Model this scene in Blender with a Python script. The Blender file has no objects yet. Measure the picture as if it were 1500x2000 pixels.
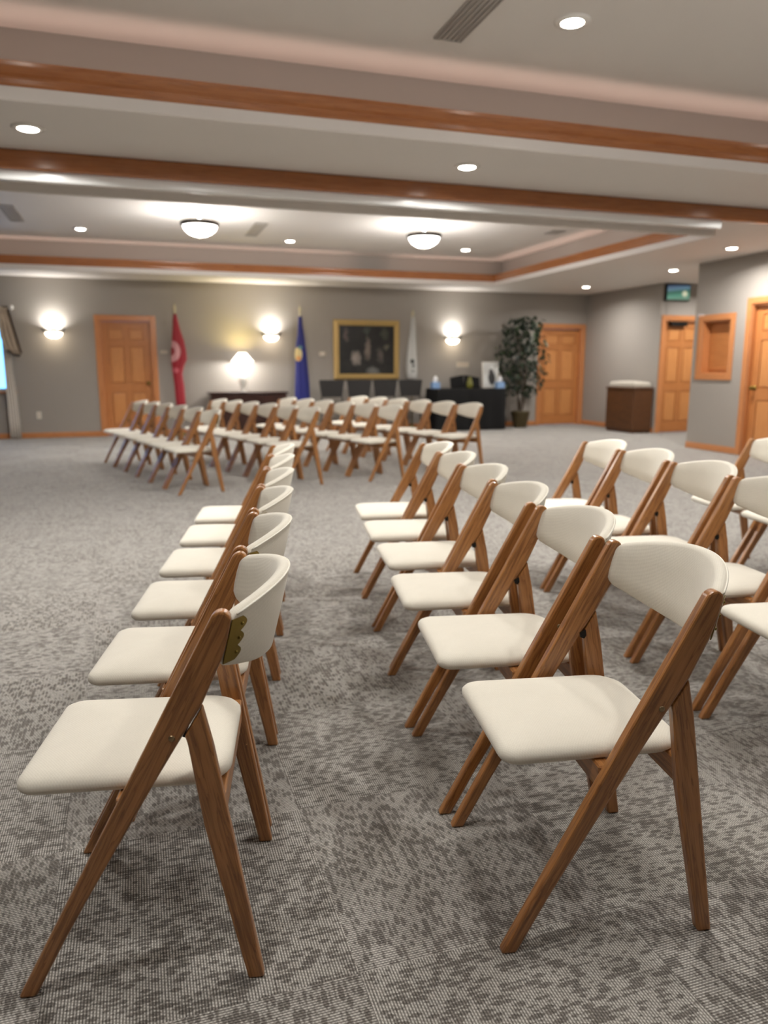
import bpy, bmesh, math, random
from mathutils import Vector, Matrix
random.seed(7)
S = bpy.context.scene
COL = S.collection
PI = math.pi
R = math.radians

# ------------------------------------------------------------------ materials
def srgb(r, g, b):
    f = lambda c: (c/255/12.92) if c/255 <= .04045 else ((c/255+.055)/1.055)**2.4
    return (f(r), f(g), f(b), 1)

class NT:
    """tiny node-tree helper"""
    def __init__(self, name):
        self.m = bpy.data.materials.new(name); self.m.use_nodes = True
        self.t = self.m.node_tree; self.n = self.t.nodes; self.l = self.t.links
        self.b = self.n['Principled BSDF']
    def node(self, typ, **kw):
        n = self.n.new(typ)
        for k, v in kw.items(): setattr(n, k, v)
        return n
    def link(self, a, b): self.l.new(a, b)
    def val(self, n, sock, v): n.inputs[sock].default_value = v
    def math(self, op, a, b=None, c=None):
        n = self.node('ShaderNodeMath', operation=op)
        for i, x in enumerate((a, b, c)):
            if x is None: continue
            if isinstance(x, (int, float)): n.inputs[i].default_value = x
            else: self.link(x, n.inputs[i])
        return n.outputs[0]
    def mix(self, fac, a, b):
        n = self.node('ShaderNodeMix', data_type='RGBA')
        for s, x in ((0, fac), (6, a), (7, b)):
            if isinstance(x, (int, float, tuple)): n.inputs[s].default_value = x
            else: self.link(x, n.inputs[s])
        return n.outputs[2]
    def ramp(self, fac, stops):
        n = self.node('ShaderNodeValToRGB')
        e = n.color_ramp.elements
        while len(e) < len(stops): e.new(.5)
        for k, (p, c) in zip(e, stops): k.position = p; k.color = c if isinstance(c, tuple) else (c, c, c, 1)
        self.link(fac, n.inputs[0]); return n.outputs[0]
    def noise(self, vec, scale=1, detail=3, rough=.5):
        n = self.node('ShaderNodeTexNoise')
        self.val(n, 'Scale', scale); self.val(n, 'Detail', detail); self.val(n, 'Roughness', rough)
        self.link(vec, n.inputs['Vector']); return n.outputs['Fac']
    def comb(self, x, y, z):
        n = self.node('ShaderNodeCombineXYZ')
        for i, v in enumerate((x, y, z)):
            if isinstance(v, (int, float)): n.inputs[i].default_value = v
            else: self.link(v, n.inputs[i])
        return n.outputs[0]
    def obj(self): return self.node('ShaderNodeTexCoord').outputs['Object']
    def sep(self, v):
        n = self.node('ShaderNodeSeparateXYZ'); self.link(v, n.inputs[0]); return n.outputs
    def bump(self, h, strength=.2, dist=.002):
        n = self.node('ShaderNodeBump'); self.val(n, 'Strength', strength); self.val(n, 'Distance', dist)
        self.link(h, n.inputs['Height']); self.link(n.outputs[0], self.b.inputs['Normal'])
    def col(self, c):
        if isinstance(c, tuple): self.b.inputs['Base Color'].default_value = c
        else: self.link(c, self.b.inputs['Base Color'])
    def rough(self, r): self.b.inputs['Roughness'].default_value = r

def plain(name, c, rough=.6, metal=0, spec=.5):
    t = NT(name); t.col(c); t.rough(rough); t.b.inputs['Metallic'].default_value = metal
    t.b.inputs['Specular IOR Level'].default_value = spec
    return t.m

def paint(name, c, rough=.75, amt=.06):
    t = NT(name); o = t.obj()
    n = t.noise(o, 1.3, 4, .6)
    d = tuple(x*(1-amt) for x in c[:3])+(1,)
    t.col(t.mix(n, d, c)); t.rough(rough)
    t.bump(t.noise(o, 160, 2), .08, .001)
    return t.m

def wood(name, light, mid, dark, rough=.38, scale=1.0, coat=0.0, contrast=1.0):
    t = NT(name)
    a = t.node('ShaderNodeAttribute', attribute_name='grain').outputs['Vector']
    s = t.sep(a)
    oi = t.node('ShaderNodeObjectInfo').outputs['Random']
    off = t.math('MULTIPLY', oi, 13.0)
    v = t.comb(t.math('MULTIPLY_ADD', s[0], 2.2*scale, off), t.math('MULTIPLY', s[1], 26*scale), t.math('MULTIPLY', s[2], 26*scale))
    n1 = t.noise(v, 1, 4, .6)
    v2 = t.comb(t.math('MULTIPLY_ADD', s[0], 6*scale, off), t.math('MULTIPLY', s[1], 160*scale), t.math('MULTIPLY', s[2], 160*scale))
    n2 = t.noise(v2, 1, 3, .6)
    rings = t.math('FRACT', t.math('MULTIPLY', n1, 7.0))
    c1 = t.ramp(rings, [(0, dark), (.25, mid), (.7, light), (1, mid)])
    pores = t.ramp(n2, [(.36, 0.0), (.52, 1.0)])
    t.col(t.mix(t.math('MULTIPLY_ADD', pores, -.55*contrast, .55*contrast), t.mix(.55*contrast, mid, c1), dark))
    t.rough(rough)
    t.b.inputs['Coat Weight'].default_value = coat
    t.b.inputs['Coat Roughness'].default_value = .2
    t.bump(n2, .12, .0006)
    return t.m

def fabric(name, c1, c2, freq=420, rough=.9):
    t = NT(name); o = t.obj(); s = t.sep(o)
    wx = t.math('SINE', t.math('MULTIPLY', s[1], freq*2.1)); wy = t.math('SINE', t.math('MULTIPLY', t.math('ADD', s[0], t.math('MULTIPLY', s[2], .35)), freq*2.6))
    w = t.math('MULTIPLY_ADD', t.math('MULTIPLY', wx, wy), .5, .5)
    n = t.noise(o, 260, 2)
    n3 = t.noise(o, 22, 3)
    f = t.math('ADD', t.math('MULTIPLY', w, .45), t.math('MULTIPLY', n, .55))
    f = t.math('ADD', t.math('MULTIPLY', f, .75), t.math('MULTIPLY', n3, .25))
    t.col(t.mix(f, c2, c1)); t.rough(rough)
    t.b.inputs['Sheen Weight'].default_value = .25
    t.b.inputs['Sheen Roughness'].default_value = .5
    t.b.inputs['Specular IOR Level'].default_value = .2
    t.bump(f, .25, .0012)
    return t.m

def emit(name, c, strength):
    t = NT(name); t.col(c); t.rough(.4)
    t.b.inputs['Emission Color'].default_value = c
    t.b.inputs['Emission Strength'].default_value = strength
    return t.m

def carpet():
    t = NT('carpet_tile_loop'); o = t.obj(); s = t.sep(o)
    T = .587
    tx = t.math('FLOOR', t.math('DIVIDE', t.math('SUBTRACT', s[0], .35), T)); ty = t.math('FLOOR', t.math('DIVIDE', t.math('SUBTRACT', s[1], 1.235), T))
    wn = t.node('ShaderNodeTexWhiteNoise', noise_dimensions='3D'); t.link(t.comb(tx, ty, 0), wn.inputs['Vector'])
    par = t.math('LESS_THAN', t.math('FRACT', t.math('MULTIPLY_ADD', t.math('ADD', tx, ty), .5, 100.1)), .5)   # quarter-turned tiles
    offs = t.math('MULTIPLY', wn.outputs['Value'], 37.0)
    inv = t.math('SUBTRACT', 1.0, par)
    a = t.math('ADD', t.math('MULTIPLY', s[0], inv), t.math('MULTIPLY', s[1], par))   # across the ribs
    b = t.math('ADD', t.math('MULTIPLY', s[1], inv), t.math('MULTIPLY', s[0], par))   # along the ribs
    a = t.math('ADD', a, offs)
    # short dark dashes woven across the ribs, in rows
    RW = .0115
    wob = t.math('MULTIPLY_ADD', t.noise(t.comb(t.math('MULTIPLY', a, 9), t.math('MULTIPLY', b, 9), 2), 1, 1, .5), .012, -.006)
    bw = t.math('DIVIDE', t.math('ADD', b, wob), RW)
    row = t.math('FLOOR', bw); fr = t.math('FRACT', bw)
    d1 = t.noise(t.comb(t.math('MULTIPLY', a, 36), t.math('MULTIPLY', row, 5.37), 0), 1, 1, .4)
    d2 = t.noise(t.comb(t.math('MULTIPLY', a, 20), t.math('MULTIPLY', t.math('FLOOR', t.math('MULTIPLY', bw, .5)), 3.91), 7), 1, 1, .4)
    mask = t.noise(t.comb(t.math('MULTIPLY', a, 8), t.math('MULTIPLY', b, 5), 8), 1, 2, .5)
    gap = t.math('MULTIPLY', t.math('ABSOLUTE', t.math('SUBTRACT', fr, .5)), .24)
    fuzz = t.math('MULTIPLY', t.math('SUBTRACT', t.noise(t.comb(t.math('MULTIPLY', a, 260), t.math('MULTIPLY', b, 260), 4), 1, 1, .5), .5), .12)
    dsum = t.math('ADD', t.math('ADD', t.math('MULTIPLY', d1, .72), t.math('MULTIPLY', d2, .28)), t.math('MULTIPLY', t.math('SUBTRACT', mask, .5), .17))
    dsum = t.math('ADD', t.math('SUBTRACT', dsum, gap), fuzz)
    dash = t.ramp(dsum, [(.44, 0.0), (.50, 1.0)])
    # ribs of loops
    rib = t.math('MULTIPLY_ADD', t.math('SINE', t.math('MULTIPLY', a, 2*PI/.0058)), .5, .5)
    loop = t.math('MULTIPLY_ADD', t.math('SINE', t.math('ADD', t.math('MULTIPLY', b, 2*PI/.0075), t.math('MULTIPLY', t.math('FLOOR', t.math('DIVIDE', a, .0058)), 2.1))), .5, .5)
    fine = t.noise(t.comb(t.math('MULTIPLY', a, 170), t.math('MULTIPLY', b, 90), 1), 1, 2, .6)
    h = t.math('ADD', t.math('MULTIPLY', t.math('MULTIPLY', rib, t.math('MULTIPLY_ADD', loop, .5, .5)), .6), t.math('MULTIPLY', fine, .55))
    base = t.ramp(h, [(.15, srgb(64, 61, 57)), (.45, srgb(139, 135, 128)), (.8, srgb(209, 205, 197))])
    dk = t.ramp(h, [(.2, srgb(46, 43, 39)), (.85, srgb(136, 130, 122))])
    big = t.noise(o, .9, 2)
    c = t.mix(dash, base, dk)
    c = t.mix(t.math('MULTIPLY', big, .18), c, srgb(116, 112, 106))
    t.col(c); t.rough(.95); t.b.inputs['Specular IOR Level'].default_value = .12
    t.b.inputs['Sheen Weight'].default_value = .4; t.b.inputs['Sheen Roughness'].default_value = .45; t.b.inputs['Sheen Tint'].default_value = (.95, .93, .9, 1)
    t.bump(h, .7, .004)
    return t.m

M = {}
M['wall'] = paint('taupe_wall_paint', srgb(158, 151, 143))
M['ceil'] = paint('ceiling_paint', srgb(224, 218, 212), .6, .03)
M['white'] = paint('white_semigloss_paint', srgb(228, 224, 218), .25, .02)
M['oak'] = wood('honey_oak_trim', srgb(204, 140, 90), srgb(194, 128, 78), srgb(164, 98, 56), .35, .6, .15, .6)
M['oakdoor'] = wood('honey_oak_door', srgb(196, 132, 78), srgb(186, 120, 66), srgb(158, 96, 50), .4, .5, .1, .6)
M['oakpanel_lit'] = wood('honey_oak_panel_lit', srgb(211, 148, 90), srgb(202, 137, 79), srgb(174, 110, 59), .4, .5, .1, .6)  # door oak lightened: light reflecting off the panels put into the colour
M['crown'] = wood('oak_crown', srgb(178, 118, 72), srgb(164, 102, 58), srgb(132, 76, 40), .25, .5, .3, .6)
M['chairwood'] = wood('chair_oak_stain', srgb(180, 127, 74), srgb(162, 109, 60), srgb(102, 62, 31), .32, 1.0, .25)
M['cream'] = fabric('cream_weave', srgb(231, 226, 212), srgb(208, 202, 187))
M['piping'] = plain('cream_piping', srgb(230, 226, 212), .7)
M['brass'] = plain('aged_brass', srgb(132, 112, 52), .38, .85)
M['screw'] = plain('dull_screw', srgb(150, 130, 100), .35, .9)
M['blackmetal'] = plain('black_metal', srgb(28, 26, 24), .45, .6)
M['carpet'] = carpet()
M['alu'] = plain('white_enamel_track', srgb(240, 240, 238), .22, 0)
M['vent'] = plain('grey_vent', srgb(168, 163, 157), .35, .2)
M['lens'] = emit('downlight_lens', (1, .93, .84, 1), 26)
M['bowl'] = emit('frosted_bowl', (1, .96, .9, 1), 5.0)
M['sconceglass'] = emit('sconce_glass', (1, .92, .8, 1), 5.0)
M['shade'] = emit('lamp_shade_linen', (1, .95, .88, 1), 3.2)
M['bronze'] = plain('dark_bronze', srgb(58, 50, 42), .4, .8)
M['mahog'] = wood('dark_mahogany', srgb(64, 28, 18), srgb(48, 20, 13), srgb(26, 11, 8), .3, .6, .2)
M['walnut'] = wood('dark_walnut', srgb(98, 58, 22), srgb(80, 46, 16), srgb(52, 28, 8), .5, .5, 0)
M['black'] = plain('black_cloth', srgb(14, 13, 13), .85, 0, .3)
M['charcoal'] = plain('charcoal_vinyl', srgb(36, 34, 33), .5)
M['gold'] = plain('gilt_frame', srgb(196, 166, 106), .4, .3)
M['porcelain'] = plain('porcelain', srgb(225, 222, 214), .2)
M['plate'] = plain('ivory_plate', srgb(226, 220, 208), .4)
M['thermo'] = plain('beige_plastic', srgb(196, 184, 168), .5)
M['olive'] = plain('olive_ceramic', srgb(110, 108, 40), .3)
M['potbrown'] = plain('olive_brown_pot', srgb(70, 58, 30), .5)
M['soil'] = plain('potting_moss', srgb(84, 74, 52), .95)
M['stem'] = plain('plant_stem', srgb(70, 54, 36), .8)
M['tissue'] = plain('tissue_paper', srgb(235, 235, 235), .9)
M['bluebox'] = plain('blue_card', srgb(128, 160, 200), .6)
M['curtain'] = fabric('curtain_cloth', srgb(228, 221, 211), srgb(206, 198, 187), 90)
M['swag'] = fabric('swag_cloth', srgb(206, 190, 168), srgb(178, 160, 138), 90)
M['cushion'] = fabric('cushion_cloth', srgb(182, 174, 160), srgb(160, 152, 139), 90)
M['fringe'] = plain('brown_fringe', srgb(70, 58, 50), .9)
M['polegold'] = plain('pale_brass_pole', srgb(190, 180, 150), .35, .6)

def leafmat():
    t = NT('ficus_leaf'); a = t.node('ShaderNodeAttribute', attribute_name='grain').outputs['Vector']
    n = t.noise(a, 3, 1)
    t.col(t.ramp(n, [(.3, srgb(14, 26, 15)), (.55, srgb(28, 46, 27)), (.78, srgb(74, 92, 50))])); t.rough(.45)
    return t.m
M['leaf'] = leafmat()

def glass():
    t = NT('window_glass'); t.col((1, 1, 1, 1)); t.rough(.02)
    t.b.inputs['Transmission Weight'].default_value = 1; t.b.inputs['IOR'].default_value = 1.1
    return t.m
M['glass'] = glass()

def ell(t, s, cx, cz, rx, rz, soft=.35):
    """1 inside an ellipse on the object's x-z plane"""
    d = t.math('ADD', t.math('POWER', t.math('ABSOLUTE', t.math('DIVIDE', t.math('SUBTRACT', s[0], cx), rx)), 2.0),
               t.math('POWER', t.math('ABSOLUTE', t.math('DIVIDE', t.math('SUBTRACT', s[2], cz), rz)), 2.0))
    return t.ramp(t.math('MULTIPLY', d, .5), [(.5*(1-soft), 1.0), (.5, 0.0)])

def flagmat(name, base, marks):
    t = NT(name); s = t.sep(t.obj()); c = base
    for (cx, cz, rx, rz, col, soft) in marks: c = t.mix(ell(t, s, cx, cz, rx, rz, soft), c, col)
    t.col(c); t.rough(.6); t.b.inputs['Sheen Weight'].default_value = .2
    return t.m

def canvas():
    t = NT('dark_oil_canvas'); o = t.obj(); s = t.sep(o)
    n = t.noise(o, 5, 4, .6)
    nn = t.math('MULTIPLY_ADD', t.noise(o, 9, 2), .14, -.07); n2 = t.math('MULTIPLY_ADD', t.noise(o, 11, 2), .16, -.08)
    s = (t.math('ADD', s[0], nn), s[1], t.math('ADD', s[2], n2))
    c = t.ramp(n, [(.35, srgb(14, 15, 13)), (.6, srgb(28, 28, 25)), (.8, srgb(46, 44, 38))])
    for (cx, cz, rx, rz, k) in [(-.22, -.16, .11, .16, (150, 140, 132)), (.02, .02, .075, .26, (120, 108, 98)), (.26, -.1, .075, .17, (88, 80, 74)),
                                (.12, -.40, .16, .1, (112, 112, 108)), (-.40, .28, .06, .18, (92, 78, 74)), (.36, .3, .1, .13, (66, 68, 56)), (.4, .05, .05, .07, (96, 92, 76)), (.0, .36, .08, .1, (60, 66, 58))]:
        c = t.mix(ell(t, s, cx, cz, rx, rz, .95), c, srgb(*k))
    t.col(c); t.rough(.45); return t.m
def portrait():
    t = NT('portrait_print'); s = t.sep(t.obj()); c = srgb(206, 206, 202)
    for (cx, cz, rx, rz, k) in [(.02, -.06, .085, .15, (34, 34, 34)), (.01, .06, .05, .06, (52, 48, 46))]:
        c = t.mix(ell(t, s, cx, cz, rx, rz, .4), c, srgb(*k))
    t.col(c); t.rough(.35); return t.m
def screenmat():
    t = NT('lit_screen'); o = t.obj(); s = t.sep(o)
    f = t.math('ADD', t.math('MULTIPLY_ADD', s[2], 3.4, .5), t.math('MULTIPLY', s[0], -.35))
    c = t.ramp(f, [(.0, srgb(120, 140, 120)), (.3, srgb(96, 150, 128)), (.55, srgb(60, 100, 84)), (.7, srgb(96, 126, 140)), (.88, srgb(74, 92, 116)), (1, srgb(40, 46, 58))])
    c = t.mix(ell(t, s, .13, -.02, .07, .06, .8), c, srgb(214, 212, 180))
    t.col(srgb(10, 10, 10)); t.link(c, t.b.inputs['Emission Color']); t.b.inputs['Emission Strength'].default_value = .9
    t.rough(.2); return t.m

# ------------------------------------------------------------------ mesh builder
class MB:
    def __init__(self): self.v = []; self.f = []; self.g = []; self.sm = []
    def _take(self, bm, grain=None, smooth=False, mat=None):
        n = len(self.v)
        bm.verts.index_update()
        for v in bm.verts:
            co = v.co.copy()
            gr = grain(co) if grain else co
            self.v.append(tuple(mat @ co if mat else co)); self.g.append(tuple(gr))
        for f in bm.faces:
            self.f.append([n+x.index for x in f.verts]); self.sm.append(smooth)
        bm.free()
    def box(self, x0, x1, y0, y1, z0, z1, bev=0, seg=1, mat=None, smooth=False):
        bm = bmesh.new(); bmesh.ops.create_cube(bm, size=1)
        sx, sy, sz = x1-x0, y1-y0, z1-z0
        for v in bm.verts: v.co = Vector(((v.co.x+.5)*sx+x0, (v.co.y+.5)*sy+y0, (v.co.z+.5)*sz+z0))
        if bev: bmesh.ops.bevel(bm, geom=bm.edges[:], offset=bev, segments=seg, affect='EDGES', profile=.5)
        ax = max(range(3), key=lambda i: (sx, sy, sz)[i]); o = [i for i in range(3) if i != ax]
        k = random.random()*3
        self._take(bm, lambda c: (c[ax]+k, c[o[0]], c[o[1]]), smooth, mat); return self
    def prism(self, prof, w0, w1, plane='xz', bev=0, seg=1, ang=None, smooth=False, mat=None, grain_dir=None):
        """extrude a 2D outline; plane xz extrudes along y, yz along x, xy along z"""
        bm = bmesh.new()
        def P(a, b, w): return {'xz': (a, w, b), 'yz': (w, a, b), 'xy': (a, b, w)}[plane]
        lo = [bm.verts.new(P(a, b, w0)) for a, b in prof]; hi = [bm.verts.new(P(a, b, w1)) for a, b in prof]
        n = len(prof)
        bm.faces.new(lo); bm.faces.new(hi[::-1])
        for i in range(n): bm.faces.new((lo[i], hi[i], hi[(i+1) % n], lo[(i+1) % n]))
        bmesh.ops.recalc_face_normals(bm, faces=bm.faces[:])
        if bev: bmesh.ops.bevel(bm, geom=bm.edges[:], offset=bev, segments=seg, affect='EDGES', profile=.5, clamp_overlap=True)
        g = None
        if grain_dir:
            d = Vector(grain_dir).normalized()
            e = Vector((0, 1, 0)) if abs(d.y) < .9 else Vector((1, 0, 0)); p = d.cross(e).normalized(); q = d.cross(p)
            g = lambda c: (c.dot(d), c.dot(p), c.dot(q))
        self._take(bm, g, smooth, mat); return self
    def rings(self, rings, cap0=True, cap1=True, smooth=True, closed=True, mat=None, grain=None):
        bm = bmesh.new(); R_ = [[bm.verts.new(p) for p in r] for r in rings]
        n = len(rings[0])
        for a, b in zip(R_[:-1], R_[1:]):
            for i in range(n if closed else n-1):
                j = (i+1) % n
                try: bm.faces.new((a[i], a[j], b[j], b[i]))
                except ValueError: pass
        if cap0: bm.faces.new(R_[0][::-1])
        if cap1: bm.faces.new(R_[-1])
        bmesh.ops.recalc_face_normals(bm, faces=bm.faces[:])
        self._take(bm, grain, smooth, mat); return self
    def lathe(self, prof, cx=0, cy=0, n=20, smooth=True, a0=0, a1=2*PI, cap=True):
        full = abs(a1-a0-2*PI) < 1e-6
        k = n if full else n+1
        rs = []
        for r, z in prof:
            rs.append([(cx+max(r, 1e-4)*math.cos(a0+(a1-a0)*i/n), cy+max(r, 1e-4)*math.sin(a0+(a1-a0)*i/n), z) for i in range(k)])
        return self.rings(rs, cap, cap, smooth, full)
    def tube(self, pts, r, n=8, smooth=True):
        pts = [Vector(p) for p in pts]; rs = []; up = Vector((0, 0, 1))
        for i, p in enumerate(pts):
            d = (pts[min(i+1, len(pts)-1)]-pts[max(i-1, 0)]).normalized()
            s = d.cross(up)
            if s.length < 1e-3: s = d.cross(Vector((1, 0, 0)))
            s.normalize(); q = d.cross(s)
            rr = r[i] if isinstance(r, (list, tuple)) else r
            rs.append([tuple(p+s*(rr*math.cos(2*PI*k/n))+q*(rr*math.sin(2*PI*k/n))) for k in range(n)])
        return self.rings(rs, True, True, smooth)
    def sphere(self, c, r, n=12, sc=(1, 1, 1)):
        prof = [(r*math.sin(PI*i/8), -r*math.cos(PI*i/8)) for i in range(9)]
        rs = [[(c[0]+sc[0]*max(q, 1e-4)*math.cos(2*PI*k/n), c[1]+sc[1]*max(q, 1e-4)*math.sin(2*PI*k/n), c[2]+sc[2]*z) for k in range(n)] for q, z in prof]
        return self.rings(rs)
    def build(self, name, mat, parent=None, loc=None):
        me = bpy.data.meshes.new(name)
        if loc: vv = [(a-loc[0], b-loc[1], c-loc[2]) for a, b, c in self.v]
        else: vv = self.v
        me.from_pydata(vv, [], self.f); me.update()
        at = me.attributes.new('grain', 'FLOAT_VECTOR', 'POINT')
        at.data.foreach_set('vector', [x for g in self.g for x in g])
        me.polygons.foreach_set('use_smooth', self.sm)
        me.materials.append(mat)
        o = bpy.data.objects.new(name, me); COL.objects.link(o)
        if loc: o.location = loc
        if parent: o.parent = parent
        return o

def tag(o, label, cat, group=None):
    o['label'] = label; o['category'] = cat
    if group: o['group'] = group
    return o
def thing(name, label, cat, loc=(0, 0, 0), rz=0, group=None):
    o = bpy.data.objects.new(name, None); COL.objects.link(o)
    o.empty_display_size = .1; o.location = loc; o.rotation_euler = (0, 0, rz)
    return tag(o, label, cat, group)
def struct(o): o['kind'] = 'structure'; return o
def sthing(name, loc=(0, 0, 0), rz=0):
    o = bpy.data.objects.new(name, None); COL.objects.link(o); o.empty_display_size = .1
    o.location = loc; o.rotation_euler = (0, 0, rz); return struct(o)
def copy_tree(root, loc, rz):
    r = root.copy(); COL.objects.link(r); r.location = loc; r.rotation_euler = (0, 0, rz)
    for ch in list(root.children):
        c = ch.copy(); COL.objects.link(c); c.parent = r
        for g in list(ch.children):
            d = g.copy(); COL.objects.link(d); d.parent = c
    return r
def relabel(o, label): o['label'] = label; return o

# ------------------------------------------------------------------ room shell
H = 2.62            # soffit height
TZ = 2.99           # tray ceiling height
XL, XR, XRF = -4.2, 7.74, 8.87
YB, YF = -3.0, 13.9
YA0, YA1, XA = 9.3, 11.55, 10.5     # alcove at the right

MB().box(XL-.2, XA+.2, YB-.2, YF+.3, -.1, 0).build('floor', M['carpet'])
struct(bpy.data.objects['floor'])

def wall_boxes(mb, a0, a1, openings, t0, t1, axis, z1=H):
    """wall from a0 to a1 along the axis with rectangular openings (p, q, zlo, zhi)"""
    def bx(p, q, z0, z2):
        if q-p < 1e-4 or z2-z0 < 1e-4: return
        if axis == 'x': mb.box(p, q, t0, t1, z0, z2)
        else: mb.box(t0, t1, p, q, z0, z2)
    cur = a0
    for p, q, zl, zh in sorted(openings):
        bx(cur, p, 0, z1); bx(p, q, 0, zl); bx(p, q, zh, z1); cur = q
    bx(cur, a1, 0, z1)
D1 = (-.52, .30); D2 = (7.86, 8.78); D3 = (8.98, 9.84); D4 = (7.25, 8.22)
W1 = (-3.55, -1.95, .78, 2.02)
W2 = (8.58, 9.12, 1.08, 1.81)
mb = MB(); wall_boxes(mb, XL, XRF, [(D1[0], D1[1], 0, 1.95), (D2[0], D2[1], 0, 1.95), W1], YF, YF+.16, 'x', H); struct(mb.build('wall_back', M['wall']))
mb = MB(); wall_boxes(mb, YB, YA0, [(D4[0], D4[1], 0, 1.98), W2], XR, XR+.16, 'y', H); mb.box(XR+.16, XA, YA0-.12, YA0, 0, H); struct(mb.build('wall_right', M['wall']))
mb = MB(); mb.box(XRF, XRF+.12, YA1, YF, 0, H); wall_boxes(mb, XRF+.12, XA, [(D3[0], D3[1], 0, 1.99)], YA1, YA1+.12, 'x', H); struct(mb.build('wall_alcove', M['wall']))
mb = MB().box(XA, XA+.12, YA0-.2, YA1+.2, 0, H); struct(mb.build('wall_passage', M['wall']))
mb = MB().box(XL-.12, XL, YB, YF, 0, H); struct(mb.build('wall_left', M['wall']))
mb = MB().box(XL, XR+.1, YB-.12, YB, 0, H); struct(mb.build('wall_front', M['wall']))

# ceiling: soffit with two tray openings, tray lids
TX = (-3.2, 6.0); T1 = (-2.0, 4.72); T2 = (7.05, 12.32); LEDGE = .24
mb = MB()
for y0, y1 in ((YB-.1, T1[0]), (T1[1], T2[0]), (T2[1], YF+.16)): mb.box(XL-.1, XA+.1, y0, y1, H, H+.06)
for y0, y1 in (T1, T2):
    mb.box(XL-.1, TX[0], y0, y1, H, H+.06); mb.box(TX[1], XA+.1, y0, y1, H, H+.06)
    mb.box(TX[0]-LEDGE-.1, TX[1]+LEDGE+.1, y0-LEDGE-.1, y1+LEDGE+.1, TZ, TZ+.06)
struct(mb.build('ceiling', M['ceil']))
for nm, (y0, y1) in (('wall_near_tray', T1), ('wall_far_tray', T2)):
    mb = MB(); a, b, c, d = TX[0]-LEDGE, TX[1]+LEDGE, y0-LEDGE, y1+LEDGE
    mb.box(a-.08, b+.08, c-.08, c, H+.06, TZ); mb.box(a-.08, b+.08, d, d+.08, H+.06, TZ)
    mb.box(a-.08, a, c, d, H+.06, TZ); mb.box(b, b+.08, c, d, H+.06, TZ)
    struct(mb.build(nm, M['wall']))
def ring_sweep(prof, x0, x1, y0, y1):
    """sweep (inward offset, z) profile around a rectangular opening"""
    mb = MB()
    c = lambda d, z: [(x0+d, y0+d, z), (x1-d, y0+d, z), (x1-d, y1-d, z), (x0+d, y1-d, z)]
    for k in range(4):
        bm = bmesh.new(); j = (k+1) % 4
        A = [bm.verts.new(c(d, z)[k]) for d, z in prof]; B = [bm.verts.new(c(d, z)[j]) for d, z in prof]
        n = len(prof)
        for i in range(n): bm.faces.new((A[i], A[(i+1) % n], B[(i+1) % n], B[i]))
        bmesh.ops.recalc_face_normals(bm, faces=bm.faces[:])
        ax = 0 if k in (0, 2) else 1
        mb._take(bm, lambda q, ax=ax: (q[ax], q[1-ax], q[2]))
    return mb
CROWN = [(-.02, H), (.004, H), (.012, H+.012), (.012, H+.034), (.02, H+.042), (.026, H+.06), (.04, H+.082), (.048, H+.09), (.048, H+.108), (.036, H+.116), (.0, H+.122), (-.02, H+.122)]
FASC = [(-.02, H), (-.02, H-.062), (-.012, H-.07), (.0, H-.07), (.006, H-.062), (.006, H-.004), (.004, H)]
n = 1
for (y0, y1) in (T1, T2):
    struct(ring_sweep(CROWN, TX[0], TX[1], y0, y1).build('trim_%d' % n, M['crown'])); n += 1
    struct(ring_sweep(FASC, TX[0], TX[1], y0, y1).build('trim_%d' % n, M['ceil'])); n += 1
# wooden header across the soffit and the partition track behind it
mb = MB().box(XL, XR, 5.98, 6.05, H-.125, H, .012, 2); struct(mb.build('trim_5', M['crown']))
mb = MB().box(XL, 5.24, 6.03, 6.08, H-.19, H-.11, .012, 4, None, True); struct(mb.build('trim_6', M['alu']))
# baseboards
def base(name, boxes):
    mb = MB()
    for b in boxes: mb.box(*b, bev=.006)
    struct(mb.build(name, M['oak']))
base('baseboard_back', [(XL, D1[0]-.09, YF-.016, YF, 0, .09), (D1[1]+.09, D2[0]-.09, YF-.016, YF, 0, .09)])
base('baseboard_right', [(XR-.016, XR, D4[1]+.09, YA0, 0, .09), (XR-.016, XR, YB, D4[0]-.09, 0, .09)])
base('baseboard_alcove', [(XRF-.016, XRF, YA1, YF, 0, .09)])
base('baseboard_left', [(XL, XL+.016, YB, YF, 0, .09)])

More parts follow.
